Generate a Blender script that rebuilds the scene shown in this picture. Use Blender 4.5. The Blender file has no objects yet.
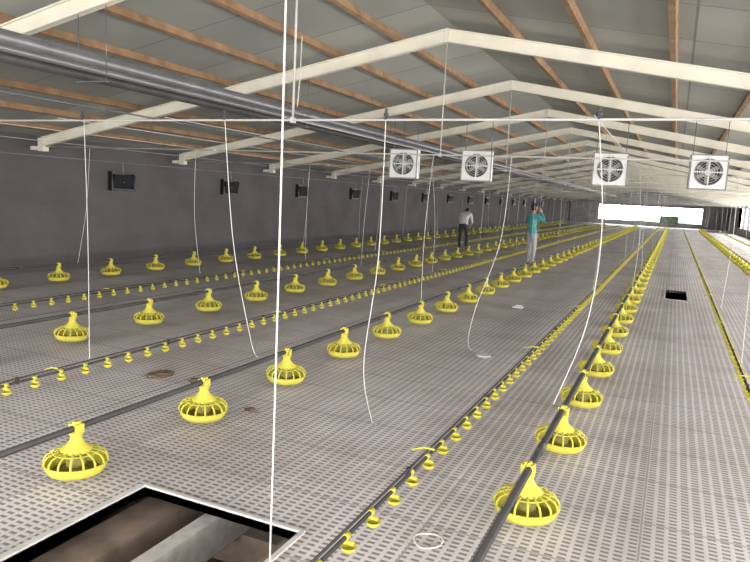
import bpy, bmesh, math, random
from mathutils import Vector, Matrix, noise
random.seed(7)
S=bpy.context.scene
COL=S.collection
# ------------------------------------------------------------ materials
def mat(name,col,rough=.6,metal=0.0,noise=0.0,nscale=8.0,bump=0.0,spec=.4):
    m=bpy.data.materials.new(name);m.use_nodes=True
    nt=m.node_tree;b=nt.nodes['Principled BSDF']
    b.inputs['Base Color'].default_value=(*col,1);b.inputs['Roughness'].default_value=rough
    b.inputs['Metallic'].default_value=metal
    b.inputs['Specular IOR Level'].default_value=spec
    tc=nt.nodes.new('ShaderNodeTexCoord')
    n=nt.nodes.new('ShaderNodeTexNoise');n.inputs['Scale'].default_value=nscale;n.inputs['Detail'].default_value=4
    nt.links.new(tc.outputs['Object'],n.inputs['Vector'])
    if noise>0:
        r=nt.nodes.new('ShaderNodeValToRGB')
        r.color_ramp.elements[0].position=.3;r.color_ramp.elements[1].position=.7
        r.color_ramp.elements[0].color=(*[c*(1-noise) for c in col],1)
        r.color_ramp.elements[1].color=(*[min(1,c*(1+noise)) for c in col],1)
        nt.links.new(n.outputs['Fac'],r.inputs['Fac']);nt.links.new(r.outputs['Color'],b.inputs['Base Color'])
    if bump>0:
        bp=nt.nodes.new('ShaderNodeBump');bp.inputs['Strength'].default_value=bump;bp.inputs['Distance'].default_value=.02
        nt.links.new(n.outputs['Fac'],bp.inputs['Height']);nt.links.new(bp.outputs['Normal'],b.inputs['Normal'])
    return m
M={}
M['yellow']=mat('yellow_plastic',(.56,.51,.075),.65,noise=.14,nscale=20,spec=.2)
M['feed']=mat('pan_interior',(.24,.21,.06),.9,noise=.3,nscale=30)  # darker, duller yellow-brown for the parts inside the pan grill
M['galv']=mat('galvanised_pipe',(.045,.043,.043),.5,.1,noise=.2,nscale=6,spec=.3)
M['pipeg']=mat('grey_pipe',(.16,.16,.165),.38,.5,noise=.15,nscale=5)
M['cream']=mat('cream_painted_steel',(.68,.645,.54),.5,noise=.08,nscale=3)
M['wood']=mat('purlin_wood',(.27,.165,.09),.7,noise=.3,nscale=5,bump=.2)
M['rope']=mat('white_rope',(.55,.55,.52),.8)
M['rod']=mat('tie_rod_steel',(.40,.39,.37),.5,noise=.15,nscale=3)
M['white']=mat('white_plastic',(.66,.66,.64),.5,noise=.05)
M['black']=mat('black_plastic',(.010,.011,.014),.4)
M['dark']=mat('dark_grey',(.04,.04,.045),.6)
M['endwall']=mat('end_wall_render',(.34,.34,.34),.9,noise=.2,nscale=2)
M['beamc']=mat('concrete_beam',(.46,.44,.42),.9,noise=.15,nscale=15,bump=.3)
M['beamw']=mat('pit_timber',(.22,.17,.135),.9,noise=.3,nscale=6)
M['dirt']=mat('pit_earth',(.06,.045,.035),1,noise=.4,nscale=4,bump=.6)
M['lip']=mat('panel_edge',(.6,.58,.57),.6,noise=.1)
M['teal']=mat('teal_cloth',(.07,.33,.34),.9,noise=.15,nscale=20)
M['shirt']=mat('white_cloth',(.52,.50,.50),.9,noise=.1,nscale=20)
M['trousl']=mat('light_grey_cloth',(.36,.37,.40),.9,noise=.1,nscale=20)
M['trousd']=mat('dark_cloth',(.03,.03,.04),.9,noise=.2,nscale=20)
M['skin']=mat('skin',(.45,.27,.19),.6)
M['hair']=mat('black_hair',(.012,.01,.009),.5)
M['brown']=mat('brown_litter',(.16,.11,.08),1,noise=.4,nscale=30,bump=.5)
M['leaf']=mat('foliage',(.20,.32,.14),.8,noise=.5,nscale=3)
M['grass']=mat('outside_ground',(.5,.5,.42),.9,noise=.2,nscale=.5)

def wallmat():
    m=mat('grey_rendered_wall',(.10,.098,.105),.9,spec=.2)
    nt=m.node_tree;b=nt.nodes['Principled BSDF']
    tc=nt.nodes.new('ShaderNodeTexCoord');sep=nt.nodes.new('ShaderNodeSeparateXYZ');cmb=nt.nodes.new('ShaderNodeCombineXYZ')
    nt.links.new(tc.outputs['Object'],sep.inputs[0])
    add=nt.nodes.new('ShaderNodeMath');add.operation='ADD'
    nt.links.new(sep.outputs['X'],add.inputs[0]);nt.links.new(sep.outputs['Y'],add.inputs[1])
    nt.links.new(add.outputs[0],cmb.inputs['X']);nt.links.new(sep.outputs['Z'],cmb.inputs['Y'])
    br=nt.nodes.new('ShaderNodeTexBrick')
    br.inputs['Scale'].default_value=1;br.inputs['Brick Width'].default_value=.4;br.inputs['Row Height'].default_value=.2
    br.inputs['Mortar Size'].default_value=.005;br.inputs['Mortar Smooth'].default_value=.8
    br.inputs['Color1'].default_value=(.122,.114,.116,1);br.inputs['Color2'].default_value=(.114,.107,.111,1);br.inputs['Mortar'].default_value=(.105,.099,.103,1)
    nt.links.new(cmb.outputs[0],br.inputs['Vector'])
    n=nt.nodes.new('ShaderNodeTexNoise');n.inputs['Scale'].default_value=1.1;n.inputs['Detail'].default_value=6
    nt.links.new(tc.outputs['Object'],n.inputs['Vector'])
    mx=nt.nodes.new('ShaderNodeMix');mx.data_type='RGBA';mx.blend_type='MULTIPLY';mx.inputs[0].default_value=.5
    r=nt.nodes.new('ShaderNodeValToRGB');r.color_ramp.elements[0].position=.3;r.color_ramp.elements[0].color=(.5,.5,.5,1);r.color_ramp.elements[1].position=.7
    nt.links.new(n.outputs['Fac'],r.inputs[0])
    nt.links.new(br.outputs['Color'],mx.inputs[6]);nt.links.new(r.outputs[0],mx.inputs[7]);nt.links.new(mx.outputs[2],b.inputs['Base Color'])
    return m
M['wall']=wallmat()

def floormat():
    m=bpy.data.materials.new('slatted_plastic_floor');m.use_nodes=True
    nt=m.node_tree;b=nt.nodes['Principled BSDF'];b.inputs['Roughness'].default_value=.6;b.inputs['Specular IOR Level'].default_value=.3
    tc=nt.nodes.new('ShaderNodeTexCoord')
    def brick(w,h,mo,off=0.0,sm=.1):
        br=nt.nodes.new('ShaderNodeTexBrick');br.inputs['Scale'].default_value=1
        br.offset=off;br.inputs['Brick Width'].default_value=w;br.inputs['Row Height'].default_value=h
        br.inputs['Mortar Size'].default_value=mo;br.inputs['Mortar Smooth'].default_value=sm
        nt.links.new(tc.outputs['Object'],br.inputs['Vector']);return br
    def nz(scale,detail,rough,mapscale=(1,1,1)):
        mp=nt.nodes.new('ShaderNodeMapping');mp.inputs['Scale'].default_value=mapscale
        n=nt.nodes.new('ShaderNodeTexNoise');n.inputs['Scale'].default_value=scale;n.inputs['Detail'].default_value=detail;n.inputs['Roughness'].default_value=rough
        nt.links.new(tc.outputs['Object'],mp.inputs[0]);nt.links.new(mp.outputs[0],n.inputs['Vector']);return n
    def ramp(n,p0,c0,p1,c1):
        r=nt.nodes.new('ShaderNodeValToRGB')
        r.color_ramp.elements[0].position=p0;r.color_ramp.elements[0].color=(*c0,1)
        r.color_ramp.elements[1].position=p1;r.color_ramp.elements[1].color=(*c1,1)
        nt.links.new(n.outputs['Fac'],r.inputs[0]);return r
    def mixc(fac,a,b_,mode='MIX'):
        x=nt.nodes.new('ShaderNodeMix');x.data_type='RGBA';x.blend_type=mode
        for s_,v in ((0,fac),(6,a),(7,b_)):
            if isinstance(v,(int,float)): x.inputs[s_].default_value=v
            elif isinstance(v,tuple): x.inputs[s_].default_value=(*v,1)
            else: nt.links.new(v,x.inputs[s_])
        return x.outputs[2]
    sl=brick(.060,.040,.0135,sm=.45)
    pn=brick(1.0,.6,.006)
    base=ramp(nz(.8,7,.65),.30,(.56,.52,.515),.62,(.72,.68,.695))
    streak=ramp(nz(1.0,4,.6,(2.2,.16,1)),.32,(.78,.76,.75),.56,(1,1,1))
    stain=ramp(nz(.45,5,.7),.36,(.70,.66,.64),.50,(1,1,1))
    c=mixc(.8,base.outputs[0],streak.outputs[0],'MULTIPLY')
    c=mixc(.7,c,stain.outputs[0],'MULTIPLY')
    dk=mixc(1.0,c,(.40,.39,.39),'MULTIPLY')  # slots are solid: the shade inside the openings is put into the colour
    c=mixc(sl.outputs['Fac'],dk,c)
    c=mixc(pn.outputs['Fac'],c,(.36,.34,.345))
    nt.links.new(c,b.inputs['Base Color'])
    bp=nt.nodes.new('ShaderNodeBump');bp.inputs['Strength'].default_value=.25;bp.inputs['Distance'].default_value=.008
    nt.links.new(sl.outputs['Fac'],bp.inputs['Height']);nt.links.new(bp.outputs['Normal'],b.inputs['Normal'])
    return m
M['floor']=floormat()

def roofmat():
    m=mat('roof_panel',(.26,.29,.275),.5,0,noise=.0,spec=.35)
    nt=m.node_tree;b=nt.nodes['Principled BSDF']
    tc=nt.nodes.new('ShaderNodeTexCoord')
    br=nt.nodes.new('ShaderNodeTexBrick');br.offset=0;br.inputs['Scale'].default_value=1
    br.inputs['Brick Width'].default_value=20;br.inputs['Row Height'].default_value=1.2;br.inputs['Mortar Size'].default_value=.012
    br.inputs['Color1'].default_value=(.46,.475,.425,1);br.inputs['Color2'].default_value=(.34,.355,.325,1);br.inputs['Mortar'].default_value=(.20,.205,.20,1)
    nt.links.new(tc.outputs['Object'],br.inputs['Vector'])
    n=nt.nodes.new('ShaderNodeTexNoise');n.inputs['Scale'].default_value=.7;n.inputs['Detail'].default_value=3
    nt.links.new(tc.outputs['Object'],n.inputs['Vector'])
    mx=nt.nodes.new('ShaderNodeMix');mx.data_type='RGBA';mx.blend_type='MULTIPLY';mx.inputs[0].default_value=.45
    nt.links.new(br.outputs['Color'],mx.inputs[6]);nt.links.new(n.outputs['Fac'],mx.inputs[7]);nt.links.new(mx.outputs[2],b.inputs['Base Color'])
    return m
M['roof']=roofmat()

# ------------------------------------------------------------ mesh helpers
class MB:
    def __init__(s,*mats): s.bm=bmesh.new();s.m=list(mats);s.cur=0
    def mi(s,k):
        if k not in s.m: s.m.append(k)
        s.cur=s.m.index(k);return s
    def face(s,vs,smooth=False):
        try:
            f=s.bm.faces.new(vs);f.material_index=s.cur;f.smooth=smooth;return f
        except ValueError: pass
    def box(s,x0,x1,y0,y1,z0,z1,mtx=None):
        c=[Vector((x,y,z)) for z in (z0,z1) for y in (y0,y1) for x in (x0,x1)]
        if mtx: c=[mtx@p for p in c]
        v=[s.bm.verts.new(p) for p in c]
        for q in ((0,2,3,1),(4,5,7,6),(0,1,5,4),(2,6,7,3),(0,4,6,2),(1,3,7,5)): s.face([v[i] for i in q])
    def tube(s,pts,r,n=8,cap=True,closed=False):
        pts=[Vector(p) for p in pts];rs=r if isinstance(r,(list,tuple)) else [r]*len(pts)
        rings=[];prev=None
        N=len(pts)
        for i,p in enumerate(pts):
            if closed: t=(pts[(i+1)%N]-pts[i-1])
            else: t=(pts[min(i+1,N-1)]-pts[max(i-1,0)])
            t.normalize()
            if prev is None:
                a=Vector((0,0,1)) if abs(t.z)<.9 else Vector((1,0,0))
                u=t.cross(a).normalized()
            else:
                u=(prev-t*prev.dot(t)).normalized()
            prev=u;w=t.cross(u)
            rings.append([s.bm.verts.new(p+rs[i]*(math.cos(2*math.pi*k/n)*u+math.sin(2*math.pi*k/n)*w)) for k in range(n)])
        for i in range(N if closed else N-1):
            a,b=rings[i],rings[(i+1)%N]
            for k in range(n): s.face([a[k],a[(k+1)%n],b[(k+1)%n],b[k]],True)
        if cap and not closed:
            s.face(rings[0][::-1]);s.face(rings[-1])
    def lathe(s,prof,n=24,c=(0,0,0),mtx=None):
        rings=[]
        f=(lambda p:mtx@Vector(p)) if mtx else (lambda p:p)
        for r,z in prof:
            if r<1e-5: rings.append([s.bm.verts.new(f((c[0],c[1],c[2]+z)))])
            else: rings.append([s.bm.verts.new(f((c[0]+r*math.cos(2*math.pi*k/n),c[1]+r*math.sin(2*math.pi*k/n),c[2]+z))) for k in range(n)])
        for a,b in zip(rings,rings[1:]):
            for k in range(n):
                k2=(k+1)%n
                if len(a)==1 and len(b)==1: continue
                if len(a)==1: s.face([a[0],b[k2],b[k]],True)
                elif len(b)==1: s.face([a[k],a[k2],b[0]],True)
                else: s.face([a[k],a[k2],b[k2],b[k]],True)
    def mesh(s,name):
        me=bpy.data.meshes.new(name);bmesh.ops.recalc_face_normals(s.bm,faces=s.bm.faces[:])
        s.bm.to_mesh(me);s.bm.free()
        for k in s.m: me.materials.append(M[k])
        return me
    def obj(s,name,parent=None,loc=(0,0,0),bevel=0):
        return mk(name,s.mesh(name),parent,loc,bevel)
def mk(name,me,parent=None,loc=(0,0,0),bevel=0):
    o=bpy.data.objects.new(name,me);COL.objects.link(o);o.location=loc
    if parent: o.parent=parent
    if bevel:
        b=o.modifiers.new('bevel','BEVEL');b.width=bevel;b.segments=2;b.limit_method='ANGLE'
    return o
def empty(name,loc=(0,0,0)):
    o=bpy.data.objects.new(name,None);COL.objects.link(o);o.location=loc;o.empty_display_size=.1;return o

# ------------------------------------------------------------ dimensions
XL,XR=-10.2,4.66; Y0,Y1=-3.0,72.0
XC=-2.77; ZA=3.65; SL=(3.65-2.28)/(9.925-2.77)
TY=[.93+3.5*k for k in range(21)]     # trusses: 0.93, 4.43, 7.93, ...
def zr(x): return ZA-SL*abs(x-XC)
# ------------------------------------------------------------ room shell
xs=[XL,-2.5,-1.51,-.02,.36,XR];ys=[Y0,.6,2.6,13.3,14.9,Y1]
b=MB('floor');g={}
for i,x in enumerate(xs):
    for j,y in enumerate(ys): g[i,j]=b.bm.verts.new((x,y,0))
for i in range(5):
    for j in range(5):
        if (i==1 and j==1) or (i==3 and j==3): continue
        b.face([g[i,j],g[i+1,j],g[i+1,j+1],g[i,j+1]])
fl=b.obj('floor');so=fl.modifiers.new('thick','SOLIDIFY');so.thickness=.045;so.offset=-1
b=MB('dirt');b.box(XL,XR,Y0,Y1,-1.0,-.9);b.obj('floor_pit')
b=MB('lip')
b.box(-2.52,-1.49,2.6,2.622,-.045,.012);b.box(-2.535,-2.5,.6,2.6,-.045,.012);b.box(-1.51,-1.485,.6,2.6,-.045,.012)
b.box(-.04,.38,14.9,14.93,-.04,.01);b.box(-.05,-.02,13.3,14.9,-.04,.01);b.box(.36,.39,13.3,14.9,-.04,.01);b.box(-.04,.38,13.27,13.3,-.04,.01)
b.obj('trim_1')
b=MB('beamc');b.box(-2.15,-2.06,-1,6,-.30,-.10)
b.mi('beamw');b.box(-2.60,-2.36,-1,6,-.40,-.14);b.box(-1.60,-1.42,-1,6,-.35,-.06);b.box(-4,0,2.9,3.0,-.5,-.3);b.box(-2.36,-2.28,-1,6,-.62,-.40)
b.obj('floor_support_beam')
b=MB('wall');b.box(XL-.2,XL,Y0,Y1,-1,2.46);b.obj('wall_left')
b=MB('wall');b.box(XR,XR+.2,Y0,Y1,-1,.55);b.box(XR,XR+.2,Y0,Y1,2.1,2.46)  # openings in this out-of-view wall are added to let daylight in
y=Y0
while y<Y1-.1:
    b.box(XR,XR+.2,y,y+.3,.55,2.1);y+=3.5
b.box(XR,XR+.2,Y1-12,Y1,.55,2.1)
b.obj('wall_right')
def gable(name,y,op,m_):
    b=MB(m_);x0,x1,z0,z1=op
    t=.2 if y>0 else -.2
    ya,yb=min(y,y+t),max(y,y+t)
    b.box(XL,x0,ya,yb,-1,2.4);b.box(x1,XR,ya,yb,-1,2.4)
    b.box(x0,x1,ya,yb,-1,z0);b.box(x0,x1,ya,yb,z1,2.4)
    v=[(XL,2.4),(XR,2.4),(XR,zr(XR)+.16),(XC,ZA+.17),(XL,zr(XL)+.16)]
    A=[b.bm.verts.new((x,ya,z)) for x,z in v];B=[b.bm.verts.new((x,yb,z)) for x,z in v]
    b.face(A);b.face(B[::-1])
    for i in range(5): b.face([A[i],A[(i+1)%5],B[(i+1)%5],B[i]])
    return b.obj(name)
gable('wall_far',Y1,(-7.4,2.5,.4,2.0),'endwall')
gable('wall_back',Y0,(-9.6,4.0,.5,2.38),'wall')  # unseen wide opening, added behind the camera for frontal daylight
b=MB('pipeg')
for x in (-7.4,-5.2,-3.2,-1.4,.2,1.2,2.4): b.box(x,x+.10,Y1-.05,Y1+.05,.4,2.0)
b.box(-7.4,2.5,Y1-.05,Y1+.05,.38,.47);b.box(-7.4,2.5,Y1-.05,Y1+.05,1.95,2.03)
b.mi('leaf');b.box(-1.3,.2,Y1-.03,Y1+.03,.45,1.1)
b.obj('window_1')
b=MB('roof')
for sgn,xe in ((-1,XL-.4),(1,XR+.4)):
    za=ZA+.17;ze=zr(xe)+.17
    v=[(XC,Y0-.3,za),(xe,Y0-.3,ze),(xe,Y1+.3,ze),(XC,Y1+.3,za)]
    lo=[b.bm.verts.new(p) for p in v];hi=[b.bm.verts.new((p[0],p[1],p[2]+.06)) for p in v]
    b.face(lo);b.face(hi[::-1])
    for i in range(4): b.face([lo[i],lo[(i+1)%4],hi[(i+1)%4],hi[i]])
b.obj('ceiling')
b=MB('wood')
offs=[(-1,.65+.87*k) for k in range(9)]+[(1,.85+.87*k) for k in range(8)]
for s_,d in offs:
    x=XC+s_*d;zz=zr(x)
    if x<XL or x>XR: continue
    a=math.atan(SL)*(-s_)
    mt=Matrix.Translation((x,0,zz+.125))@Matrix.Rotation(-a,4,'Y')
    b.box(-.028,.028,Y0,Y1,-.042,.042,mt)
b.obj('roof_purlins')
b=MB('cream')
def channel(b,x0,x1):
    z0,z1=zr(x0),zr(x1);ang=math.atan2(z1-z0,x1-x0);L=math.hypot(x1-x0,z1-z0)
    mt=Matrix.Translation((x0,0,z0))@Matrix.Rotation(-ang,4,'Y')
    b.box(0,L,-.008,.008,-.078,.078,mt);b.box(0,L,-.04,.04,.064,.078,mt);b.box(0,L,-.04,.04,-.078,-.064,mt)
channel(b,-9.93,XC);channel(b,XC,4.4)
b.box(XC-.012,XC+.012,-.041,.041,ZA-.08,ZA+.08)
b.box(-9.99,-9.87,-.06,.06,2.12,2.34);b.box(4.34,4.46,-.06,.06,2.12,2.34)
b.box(-10.2,-9.9,-.04,.04,2.14,2.2);b.box(4.4,4.66,-.04,.04,2.14,2.2)
b.mi('rod')
b.tube([(XC,0,ZA-.1),(XC,0,2.2)],.009,6)
b.tube([(-10.2,0,2.2),(4.66,0,2.2)],.009,8)
for x in (-6.3,XC,.8): b.box(x-.015,x+.015,-.02,.02,2.18,2.22)
tm=b.mesh('truss')
for y in TY: mk('roof_truss',tm,None,(0,y,0))
# ------------------------------------------------------------ overhead pipes
b=MB('pipeg');b.tube([(-4.9,-2.8,2.73),(-4.9,60,2.73)],.064,18);
b.tube([(-4.76,-2.8,2.62),(-4.76,60,2.62)],.028,12)
b.mi('galv');b.tube([(-5.0,-2.8,2.60),(-5.0,60,2.60)],.045,12)
b.mi('pipeg')
for y in TY[:17]:
    b.box(-5.08,-4.72,y-.02,y+.02,2.535,2.545);b.tube([(-5.07,y,2.54),(-5.07,y,zr(-5.07)-.02)],.004,5);b.tube([(-4.73,y,2.54),(-4.73,y,zr(-4.73)-.02)],.004,5)
b.obj('overhead_feed_pipes')
SUS=empty('suspension_ropes_and_cables')
b=MB('rod')
for x in (-.53,-2.87,-5.35,-8.85,-4.05,-6.7):
    b.tube([(x,4.43,2.225),(x,60,2.225)],.0035,5)
b.obj('winch_cables',SUS)
b=MB('pipeg');b.tube([(-7.0,-1,2.60),(-7.0,50,2.60)],.012,6);b.obj('overhead_conduit')
# ------------------------------------------------------------ feeder pan
def pan_mesh():
    b=MB('yellow','feed')
    b.lathe([(0,.004),(.12,.0),(.150,.008),(.168,.036),(.174,.072),(.169,.074),(.158,.042),(.142,.018)],32)
    b.mi('feed');b.lathe([(.143,.018),(.09,.02),(.05,.05),(0,.06)],24);b.mi('yellow')
    ring=lambda r,z,n=32:[(r*math.cos(2*math.pi*k/n),r*math.sin(2*math.pi*k/n),z) for k in range(n)]
    b.tube(ring(.176,.076),.0065,6,closed=True);b.tube(ring(.125,.150,24),.0045,5,closed=True)
    for k in range(16):
        a=2*math.pi*k/16
        pr=[(.176,.076),(.174,.105),(.158,.132),(.125,.150),(.078,.164)]
        b.tube([(r*math.cos(a),r*math.sin(a),z) for r,z in pr],.0068,5)
    b.mi('feed');b.lathe([(.055,.05),(.062,.158)],20);b.mi('yellow')
    b.lathe([(.088,.152),(.089,.166),(.078,.178),(.055,.20),(.042,.222),(.034,.235),(.032,.285)],20)
    b.lathe([(.032,.262),(.039,.268),(.039,.288),(.0,.288)],16)
    for s_ in (-1,1): b.box(s_*.027-.006,s_*.027+.006,-.03,.03,.28,.345)
    b.tube([(-.0,-.03,.318),(-.0,.03,.318)],.030,14)
    b.box(-.016,.016,-.018,.018,.34,.36)
    me=b.mesh('feeder_pan')
    for v in me.vertices: v.co=Vector((v.co.x*.93,v.co.y*.93,v.co.z*.80))
    return me
pm=pan_mesh()
PZ=.048; PIPEZ=.318*.80+PZ
def feeder_line(x,ystart,sp=1.075,ymax=60,name='pan_feeder_line',skip=()):
    e=empty(name,(x,0,0))
    k=-4;i=1
    while ystart+k*sp<ymax:
        y=ystart+k*sp
        if y>-2 and k not in skip:
            o=mk('pan_%d'%i,pm,e,(0,y,PZ));o.rotation_euler=(random.uniform(-.03,.03),random.uniform(-.04,.04),random.uniform(-.2,.2));i+=1
        k+=1
    b=MB('galv');b.tube([(0,-2.5,PIPEZ),(0,ymax,PIPEZ)],.0185,14)
    for j in range(int(ymax/3)):
        b.tube([(0,j*3+.5,PIPEZ),(0,j*3+.62,PIPEZ)],.0225,14)
    b.obj('feed_pipe',e)
    b=MB('dark');b.tube([(.0,-2.5,PIPEZ+.055),(.0,ymax,PIPEZ+.055)],.0022,5);b.obj('anti_roost_wire',e)
    return e
feeder_line(-.55,3.266,skip=(-1,));feeder_line(-2.88,2.476);feeder_line(-5.45,4.648);feeder_line(-8.88,7.338)
feeder_line(2.0,3.6)
# ------------------------------------------------------------ drinker lines
def cup_mesh(h):
    b=MB('yellow')
    b.tube([(0,-.016,h),(0,.016,h)],.015,10)
    b.tube([(0,0,h-.008),(0,0,h-.032)],.010,8)
    b.tube([(-.024,0,h-.026),(.034,0,h-.026)],.010,8)
    b.lathe([(0,h-.072),(.014,h-.071),(.028,h-.058),(.036,h-.040),(.033,h-.040),(.022,h-.056),(.0,h-.062)],14,(.012,0,0))
    return b.mesh('drip_cup')
def drinker_line(x,yc,sp=.235,ymax=58,h=.25):
    cm=cup_mesh(h)
    e=empty('nipple_drinker_line',(x,0,0))
    n=int((ymax+1.5)/sp)
    o=mk('drip_cups',cm,e,(0,yc-sp*round((yc+1.5)/sp),0))
    a=o.modifiers.new('arr','ARRAY');a.use_relative_offset=False;a.use_constant_offset=True
    a.constant_offset_displace=(0,sp,0);a.count=n
    b=MB('galv');b.tube([(0,-2.2,h),(0,ymax,h)],.010,10);b.obj('water_pipe',e)
    b=MB('galv');b.tube([(-.006,-2.2,h+.026),(-.006,ymax,h+.026)],.007,8);
    for j in range(int(ymax/1.5)): b.box(-.014,.006,j*1.5-.012,j*1.5+.012,h-.012,h+.036)
    b.obj('support_rail',e)
    b=MB('yellow')
    for j in range(int(ymax/3)): b.tube([(-.10,j*3+.3,h+.01),(-.03,j*3+.3,h+.036),(.03,j*3+.3,h+.036)],.006,6)
    b.obj('hanger_clips',e)
drinker_line(-1.11,2.30,.243,h=.24);drinker_line(-4.05,2.91,.22,h=.235);drinker_line(-6.72,4.72,.24,h=.22);drinker_line(.68,6.29,.24,h=.24);drinker_line(3.2,6,.24)
# ------------------------------------------------------------ ropes
def bez(pts,n=14):
    P=[Vector(p) for p in pts]
    out=[]
    for i in range(len(P)-1):
        p0=P[max(i-1,0)];p1=P[i];p2=P[i+1];p3=P[min(i+2,len(P)-1)]
        for k in range(n):
            t=k/n
            out.append(.5*((2*p1)+(-p0+p2)*t+(2*p0-5*p1+4*p2-p3)*t*t+(-p0+3*p1-3*p2+p3)*t**3))
    out.append(P[-1]);return out
ropes=[
 ([(-1.47,2.26,3.40),(-1.455,2.255,1.5),(-1.45,2.25,.02)],.0042),
 ([(-3.92,6.4,3.35),(-3.93,6.4,2.9),(-3.98,6.45,2.6)],.006),
 ([(-5.03,4.45,2.2),(-4.6,4.1,1.2),(-4.03,3.6,.28)],.0034),
 ([(-3.42,4.43,2.2),(-3.3,4.42,1.2),(-3.02,4.3,.45),(-2.88,4.2,.34)],.0034),
 ([(-1.98,4.43,2.2),(-1.97,4.4,1.2),(-2.0,4.3,.4),(-1.87,4.21,.01),(-1.82,4.18,.01)],.0036),
 ([(-1.86,7.93,2.2),(-1.84,7.6,1.2),(-1.98,7.2,.4),(-1.95,6.95,.03),(-1.72,6.9,.01)],.0042),
 ([(-.50,4.43,2.2),(-.42,4.43,1.5),(-.45,4.35,.9),(-.60,4.25,.36)],.0036),
 ([(.82,11.43,2.2),(.82,11.2,1.2),(.74,10.7,.28)],.006),
 ([(.75,7.93,2.2),(.74,7.5,1.2),(.69,6.8,.28)],.005),
]
b=MB('rope')
for pts,r in ropes: b.tube(bez(pts),r,6)
for ti,y in enumerate(TY[2:16]):
    for x in (-.53,-2.87,-5.4,-8.86,-4.05,-6.7,2.0,-1.11):
        if random.random()<.25: continue
        dx=random.uniform(-.08,.08);dy=random.uniform(-.3,.3);zb=random.choice((.28,.30,.31))
        b.tube(bez([(x+dx,y,2.2),(x+dx*.3+random.uniform(-.06,.06),y+dy*.5,1.2),(x,y+dy,zb)],5),.0038,5)
b.obj('drop_ropes',SUS)
b=MB('dark','white')
for x in (-5.03,-3.42,-1.98,-.5):
    b.lathe([(0,-.018),(.018,-.012),(.018,.012),(0,.018)],12,(x,4.43,2.235));b.box(x-.007,x+.007,4.42,4.44,2.2,2.28)
b.obj('rope_pulleys',SUS)
# ------------------------------------------------------------ circulation fans
def fan_mesh():
    b=MB('white');h=.25
    b.box(-h,h,-.10,.10,h-.02,h);b.box(-h,h,-.10,.10,-h,-h+.02);b.box(-h,-h+.02,-.10,.10,-h+.02,h-.02);b.box(h-.02,h,-.10,.10,-h+.02,h-.02)
    n=32;R=.185
    for sy in (-.104,.104):
        outer=[];inner=[]
        for k in range(n):
            a=2*math.pi*k/n+math.pi/4;c,s_=math.cos(a),math.sin(a);q=max(abs(c),abs(s_))
            outer.append(b.bm.verts.new((h*c/q,sy,h*s_/q)));inner.append(b.bm.verts.new((R*c,sy,R*s_)))
        for k in range(n): b.face([outer[k],outer[(k+1)%n],inner[(k+1)%n],inner[k]])
    b.mi('pipeg')
    b.tube([(R*math.cos(2*math.pi*k/n),-.106,R*math.sin(2*math.pi*k/n)) for k in range(n)],.012,6,closed=True)
    for s_ in (-1,1):
        b.box(-h-.004,h+.004,-.112,-.100,s_*h-.009,s_*h+.009);b.box(s_*h-.009,s_*h+.009,-.112,-.100,-h,h)
    b.mi('dark')
    v=[b.bm.verts.new((R*1.02*math.cos(2*math.pi*k/n),.085,R*1.02*math.sin(2*math.pi*k/n))) for k in range(n)];b.face(v)
    b.mi('rod')
    for k in range(6):
        mt=Matrix.Rotation(2*math.pi*k/6,4,'Y')@Matrix.Rotation(.5,4,'Z')
        b.box(-.032,.032,-.004,.004,.03,.17,mt)
    b.mi('white')
    b.tube([(0,-.06,0),(0,.03,0)],.04,16)
    for r in (.05,.085,.12,.155): b.tube([(r*math.cos(2*math.pi*k/24),-.11,r*math.sin(2*math.pi*k/24)) for k in range(24)],.003,4,closed=True)
    b.box(-h+.02,h-.02,-.122,-.110,-.008,.008);b.box(-.008,.008,-.122,-.110,-h+.02,h-.02)
    b.mi('pipeg')
    for x in (-.22,.22): b.tube([(x,0,h),(x,0,.75)],.006,6)
    return b.mesh('fan')
fm=fan_mesh()
for x in (.37,-1.01,-3.16,-4.5):
    o=mk('circulation_fan',fm,None,(x,11.0,2.24));o.rotation_euler=(0,0,math.radians(6))
# ------------------------------------------------------------ inlets on left wall
def inlet_mesh():
    b=MB('black')
    b.box(0,.10,-.31,.31,.15,.19);b.box(0,.10,-.31,.31,-.19,-.15);b.box(0,.10,-.31,-.27,-.15,.15);b.box(0,.10,.27,.31,-.15,.15)
    mt=Matrix.Translation((.06,0,-.14))@Matrix.Rotation(.3,4,'Y')
    b.box(-.01,.01,-.27,.27,0,.28,mt);b.box(0,.02,-.27,.27,-.15,.15)
    b.mi('rod');b.box(.10,.11,-.02,.02,-.02,.10);b.tube([(.10,0,.1),(.06,0,.4)],.005,5)
    return b.mesh('inlet')
im=inlet_mesh()
for k in range(14):
    mk('wall_air_inlet',im,None,(XL,9.9+3.5*k,1.68))
b=MB('pipeg');b.tube([(XL+.03,Y0+.3,2.05),(XL+.03,60,2.05)],.012,6);b.obj('wall_conduit')
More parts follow.
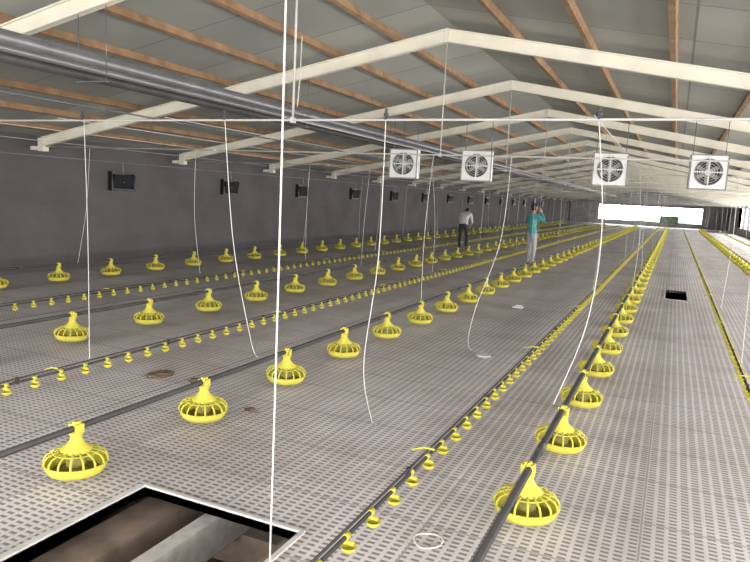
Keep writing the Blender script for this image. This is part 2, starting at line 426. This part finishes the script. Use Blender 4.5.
# ------------------------------------------------------------ small things on floor
b=MB('rope');b.tube([(.065*math.cos(a*.4)*(1+.1*math.sin(a)),.075*math.sin(a*.4),.008+.004*math.sin(a)) for a in range(17)],.005,6);b.obj('rope_coil',None,(-.93,2.84,0))
b=MB('white');b.lathe([(0,.004),(.06,.0),(.085,.012),(.08,.02),(.05,.012),(0,.012)],20);b.obj('round_lid',None,(-1.72,6.72,.002))
b=MB('white')
b.box(-.08,.08,-.05,.05,0,.03);b.box(-.04,.06,-.03,.04,.03,.05);b.obj('paper_scrap',None,(-2.12,10.24,.001),.008)
def clump(name,mt_,sx,sy,sz,loc,seed):
    bm=bmesh.new();bmesh.ops.create_icosphere(bm,subdivisions=4,radius=1)
    for v in bm.verts:
        p=v.co.copy();f=1+.45*noise.noise(p*2.2+Vector((seed,0,0)))+.2*noise.noise(p*6)
        v.co=Vector((p.x*sx*f,p.y*sy*f,max(p.z*sz*f,-.0)))
    me=bpy.data.meshes.new(name);bm.to_mesh(me);bm.free();me.materials.append(M[mt_])
    for f in me.polygons: f.use_smooth=True
    return mk(name,me,None,loc)
clump('litter_clump','brown',.10,.13,.02,(-3.97,4.30,0),3)
clump('litter_clump','brown',.05,.06,.015,(-3.6,4.33,0),5)
clump('litter_clump','brown',.06,.03,.02,(-2.75,3.95,0),9)
b=MB('grass');b.box(-40,40,Y1+.3,Y1+60,-1.0,-.5);b.obj('ground_outside')
for i,x in enumerate((-3.4,.2)): clump('bush','leaf',1.0,.8,1.1+.3*(i%2),(x,Y1+12+i,-.5),i+20)
# ------------------------------------------------------------ people
def skin_mesh(verts,edges,radii,root,sub=2):
    me=bpy.data.meshes.new('t');me.from_pydata(verts,edges,[]);o=bpy.data.objects.new('t',me);COL.objects.link(o)
    o.modifiers.new('s','SKIN')
    for i,r in enumerate(radii):
        d=me.skin_vertices[0].data[i];rr=r if isinstance(r,tuple) else (r,r);d.radius=rr;d.use_root=(i==root)
    s=o.modifiers.new('u','SUBSURF');s.levels=sub;s.render_levels=sub
    dg=bpy.context.evaluated_depsgraph_get();dg.update()
    m2=bpy.data.meshes.new_from_object(o.evaluated_get(dg));bpy.data.objects.remove(o);return m2
def person(name,loc,rotz,J,top,bot,headdir,hand_dirs,sleeve=0.0):
    names=list(J.keys());V=[J[n][0] for n in names];Rr=[J[n][1] for n in names];ix={n:i for i,n in enumerate(names)}
    E=[('pel','spi'),('spi','che'),('che','nek'),('nek','hdb')]
    for s in 'LR': E+=[('che','sh'+s),('sh'+s,'el'+s),('el'+s,'wr'+s),('pel','hi'+s),('hi'+s,'kn'+s),('kn'+s,'an'+s),('an'+s,'to'+s)]
    me=skin_mesh(V,[(ix[a],ix[b_]) for a,b_ in E],Rr,ix['pel'],3)
    mats=[top,bot,'skin','hair','black','white']
    for k in mats: me.materials.append(M[k])
    def seg(p,a,b_):
        a,b_=Vector(a),Vector(b_);t=max(0,min(1,(p-a).dot(b_-a)/max((b_-a).length_squared,1e-9)));return (p-(a+(b_-a)*t)).length
    pel=Vector(J['pel'][0]);sd=(Vector(J['spi'][0])-pel).normalized()
    for f in me.polygons:
        f.use_smooth=True;c=f.center
        a,b_=min(E,key=lambda e:seg(c,J[e[0]][0],J[e[1]][0]))
        if a=='nek': k=2
        elif a[:2]=='an': k=4
        elif a[:2]=='kn': k=1
        elif a[:2]=='el': k=0 if sleeve>.5 else 2
        elif a in('pel','spi') or a[:2]=='hi': k=0 if (c-pel).dot(sd)>-.02 else 1
        else: k=0
        f.material_index=k
    bm=bmesh.new();bm.from_mesh(me)
    hb=Vector(J['hdb'][0]);hd=Vector(headdir).normalized()
    fw=Vector((0,1,0));fw=(fw-hd*fw.dot(hd)).normalized();rt=fw.cross(hd)
    R3=Matrix((rt,fw,hd)).transposed().to_4x4();hc=hb+hd*.085+fw*.012
    T=Matrix.Translation(hc)@R3
    def ell(c,s,mi,seg_=20,deform=None):
        n0=len(bm.faces)
        r=bmesh.ops.create_uvsphere(bm,u_segments=seg_,v_segments=seg_*2//3,radius=1)
        for v in r['verts']:
            p=Vector((v.co.x*s[0]+c[0],v.co.y*s[1]+c[1],v.co.z*s[2]+c[2]))
            if deform: p=deform(p)
            v.co=T@p
        bm.faces.ensure_lookup_table()
        for f in bm.faces[n0:]: f.material_index=mi;f.smooth=True
    def jaw(p):
        if p.z<0: f=1+.28*p.z/.11; p=Vector((p.x*f,p.y*(1+.1*p.z/.11)+(-p.z)*.08,p.z))
        return p
    ell((0,0,0),(.073,.092,.112),2,24,jaw)
    def hairf(p):
        if p.y>.045 and p.z<.055: p=Vector((p.x*.9,.03,p.z))
        return p
    ell((0,-.012,.02),(.081,.096,.105),3,24,hairf)
    ell((0,.098,-.012),(.011,.016,.02),2,10)
    for s in (-1,1):
        ell((s*.029,.083,.008),(.012,.008,.007),5,10);ell((s*.029,.090,.008),(.005,.003,.005),4,8)
        ell((s*.076,.0,-.005),(.01,.02,.03),2,10);ell((s*.029,.088,.024),(.015,.005,.003),3,8)
    ell((0,.088,-.052),(.022,.008,.006),4,10)
    for s,dr,up in hand_dirs:
        w=Vector(J['wr'+s][0]);d=Vector(dr).normalized();u=Vector(up);u=(u-d*u.dot(d)).normalized();side=d.cross(u)
        n0=len(bm.faces)
        bm.from_mesh(skin_mesh([w-d*.01,w+d*.03,w+d*.085],[(0,1),(1,2)],[(.024,.02),(.036,.016),(.038,.013)],0))
        for j,(o_,L) in enumerate(((-.028,.07),(-.0095,.08),(.0095,.075),(.027,.06))):
            a=w+d*.075+side*o_
            pts=[a,a+d*L*.45-u*.004,a+d*L*.75-u*.018,a+d*L*.9-u*.035]
            bm.from_mesh(skin_mesh(pts,[(0,1),(1,2),(2,3)],[.009,.0085,.008,.007],0,1))
        a=w+d*.03-side*.03
        bm.from_mesh(skin_mesh([a,a+d*.03-side*.022,a+d*.055-side*.03-u*.01],[(0,1),(1,2)],[.011,.010,.008],0,1))
        bm.faces.ensure_lookup_table()
        for f in bm.faces[n0:]: f.material_index=2;f.smooth=True
    me2=bpy.data.meshes.new(name);bm.to_mesh(me2);bm.free()
    for k in mats: me2.materials.append(M[k])
    o=mk(name,me2,None,loc);o.rotation_euler=(0,0,rotz);return o
J1={'pel':((0,0,.90),(.145,.10)),'spi':((0,-.01,1.08),(.12,.09)),'che':((0,0,1.27),(.14,.10)),'nek':((0,0,1.39),(.055,.055)),'hdb':((0,.01,1.46),(.048,.05)),
 'shR':((.175,0,1.335),.06),'elR':((.33,.10,1.20),.042),'wrR':((.17,.13,1.42),.028),
 'shL':((-.175,0,1.335),.06),'elL':((-.27,.12,1.12),.042),'wrL':((-.12,.30,1.20),.028),
 'hiR':((.085,0,.84),(.09,.09)),'knR':((.10,.02,.47),.06),'anR':((.11,-.02,.08),.04),'toR':((.12,.14,.04),(.04,.035)),
 'hiL':((-.085,0,.84),(.09,.09)),'knL':((-.10,.04,.47),.06),'anL':((-.13,.04,.08),.04),'toL':((-.15,.19,.04),(.04,.035))}
person('person_in_teal_shirt',(-3.40,17.45,0),-.6,J1,'teal','trousl',(0,.05,1),[('R',(-.35,-.1,1),(1,0,0)),('L',(.5,.7,.3),(0,0,1))],1)
J2={'pel':((0,-.08,.87),(.14,.11)),'spi':((0,.02,1.03),(.12,.10)),'che':((0,.18,1.17),(.14,.11)),'nek':((0,.30,1.23),(.055,.055)),'hdb':((0,.36,1.24),(.048,.05)),
 'shR':((.17,.21,1.19),.06),'elR':((.22,.28,.93),.042),'wrR':((.12,.44,.80),.028),
 'shL':((-.17,.21,1.19),.06),'elL':((-.22,.28,.93),.042),'wrL':((-.10,.44,.82),.028),
 'hiR':((.085,-.08,.81),(.09,.09)),'knR':((.11,.02,.46),.06),'anR':((.12,-.05,.08),.04),'toR':((.13,.11,.04),(.04,.035)),
 'hiL':((-.085,-.08,.81),(.09,.09)),'knL':((-.12,.06,.46),.06),'anL':((-.14,.08,.08),.04),'toL':((-.15,.24,.04),(.04,.035))}
person('person_bending_in_white_shirt',(-6.38,21.1,0),.1,J2,'shirt','trousd',(0,.85,.5),[('R',(-.3,.6,-.6),(0,1,.3)),('L',(.3,.6,-.6),(0,1,.3))],1)
# ------------------------------------------------------------ light
w=bpy.data.worlds.new('overcast_sky');S.world=w;w.use_nodes=True
nt=w.node_tree;bg=nt.nodes['Background'];bg.inputs['Color'].default_value=(1,.98,.955,1);bg.inputs['Strength'].default_value=15
def portal(name,loc,rot,sx,sy):
    l=bpy.data.lights.new(name,'AREA');l.shape='RECTANGLE';l.size=sx;l.size_y=sy;l.cycles.is_portal=True
    o=bpy.data.objects.new(name,l);COL.objects.link(o);o.location=loc;o.rotation_euler=rot;return o
portal('portal_right',(XR+.21,28.5,1.33),(0,math.pi/2,0),1.55,63)
portal('portal_back',(-2.8,Y0-.21,1.44),(math.pi/2,0,0),13.6,1.9)
portal('portal_far',(-2.45,Y1+.21,1.2),(-math.pi/2,0,0),9.9,1.6)
# ------------------------------------------------------------ camera
cd=bpy.data.cameras.new('camera');cam=bpy.data.objects.new('camera',cd);COL.objects.link(cam)
cd.sensor_width=36;cd.lens=651.68/750*36;cd.clip_end=400
cam.matrix_world=Matrix(((.90744,-.0993,.40828,0),(.4172,.09717,-.90361,0),(.05006,.9903,.12961,1.65),(0,0,0,1)))
S.camera=cam
S.view_settings.view_transform='Standard'
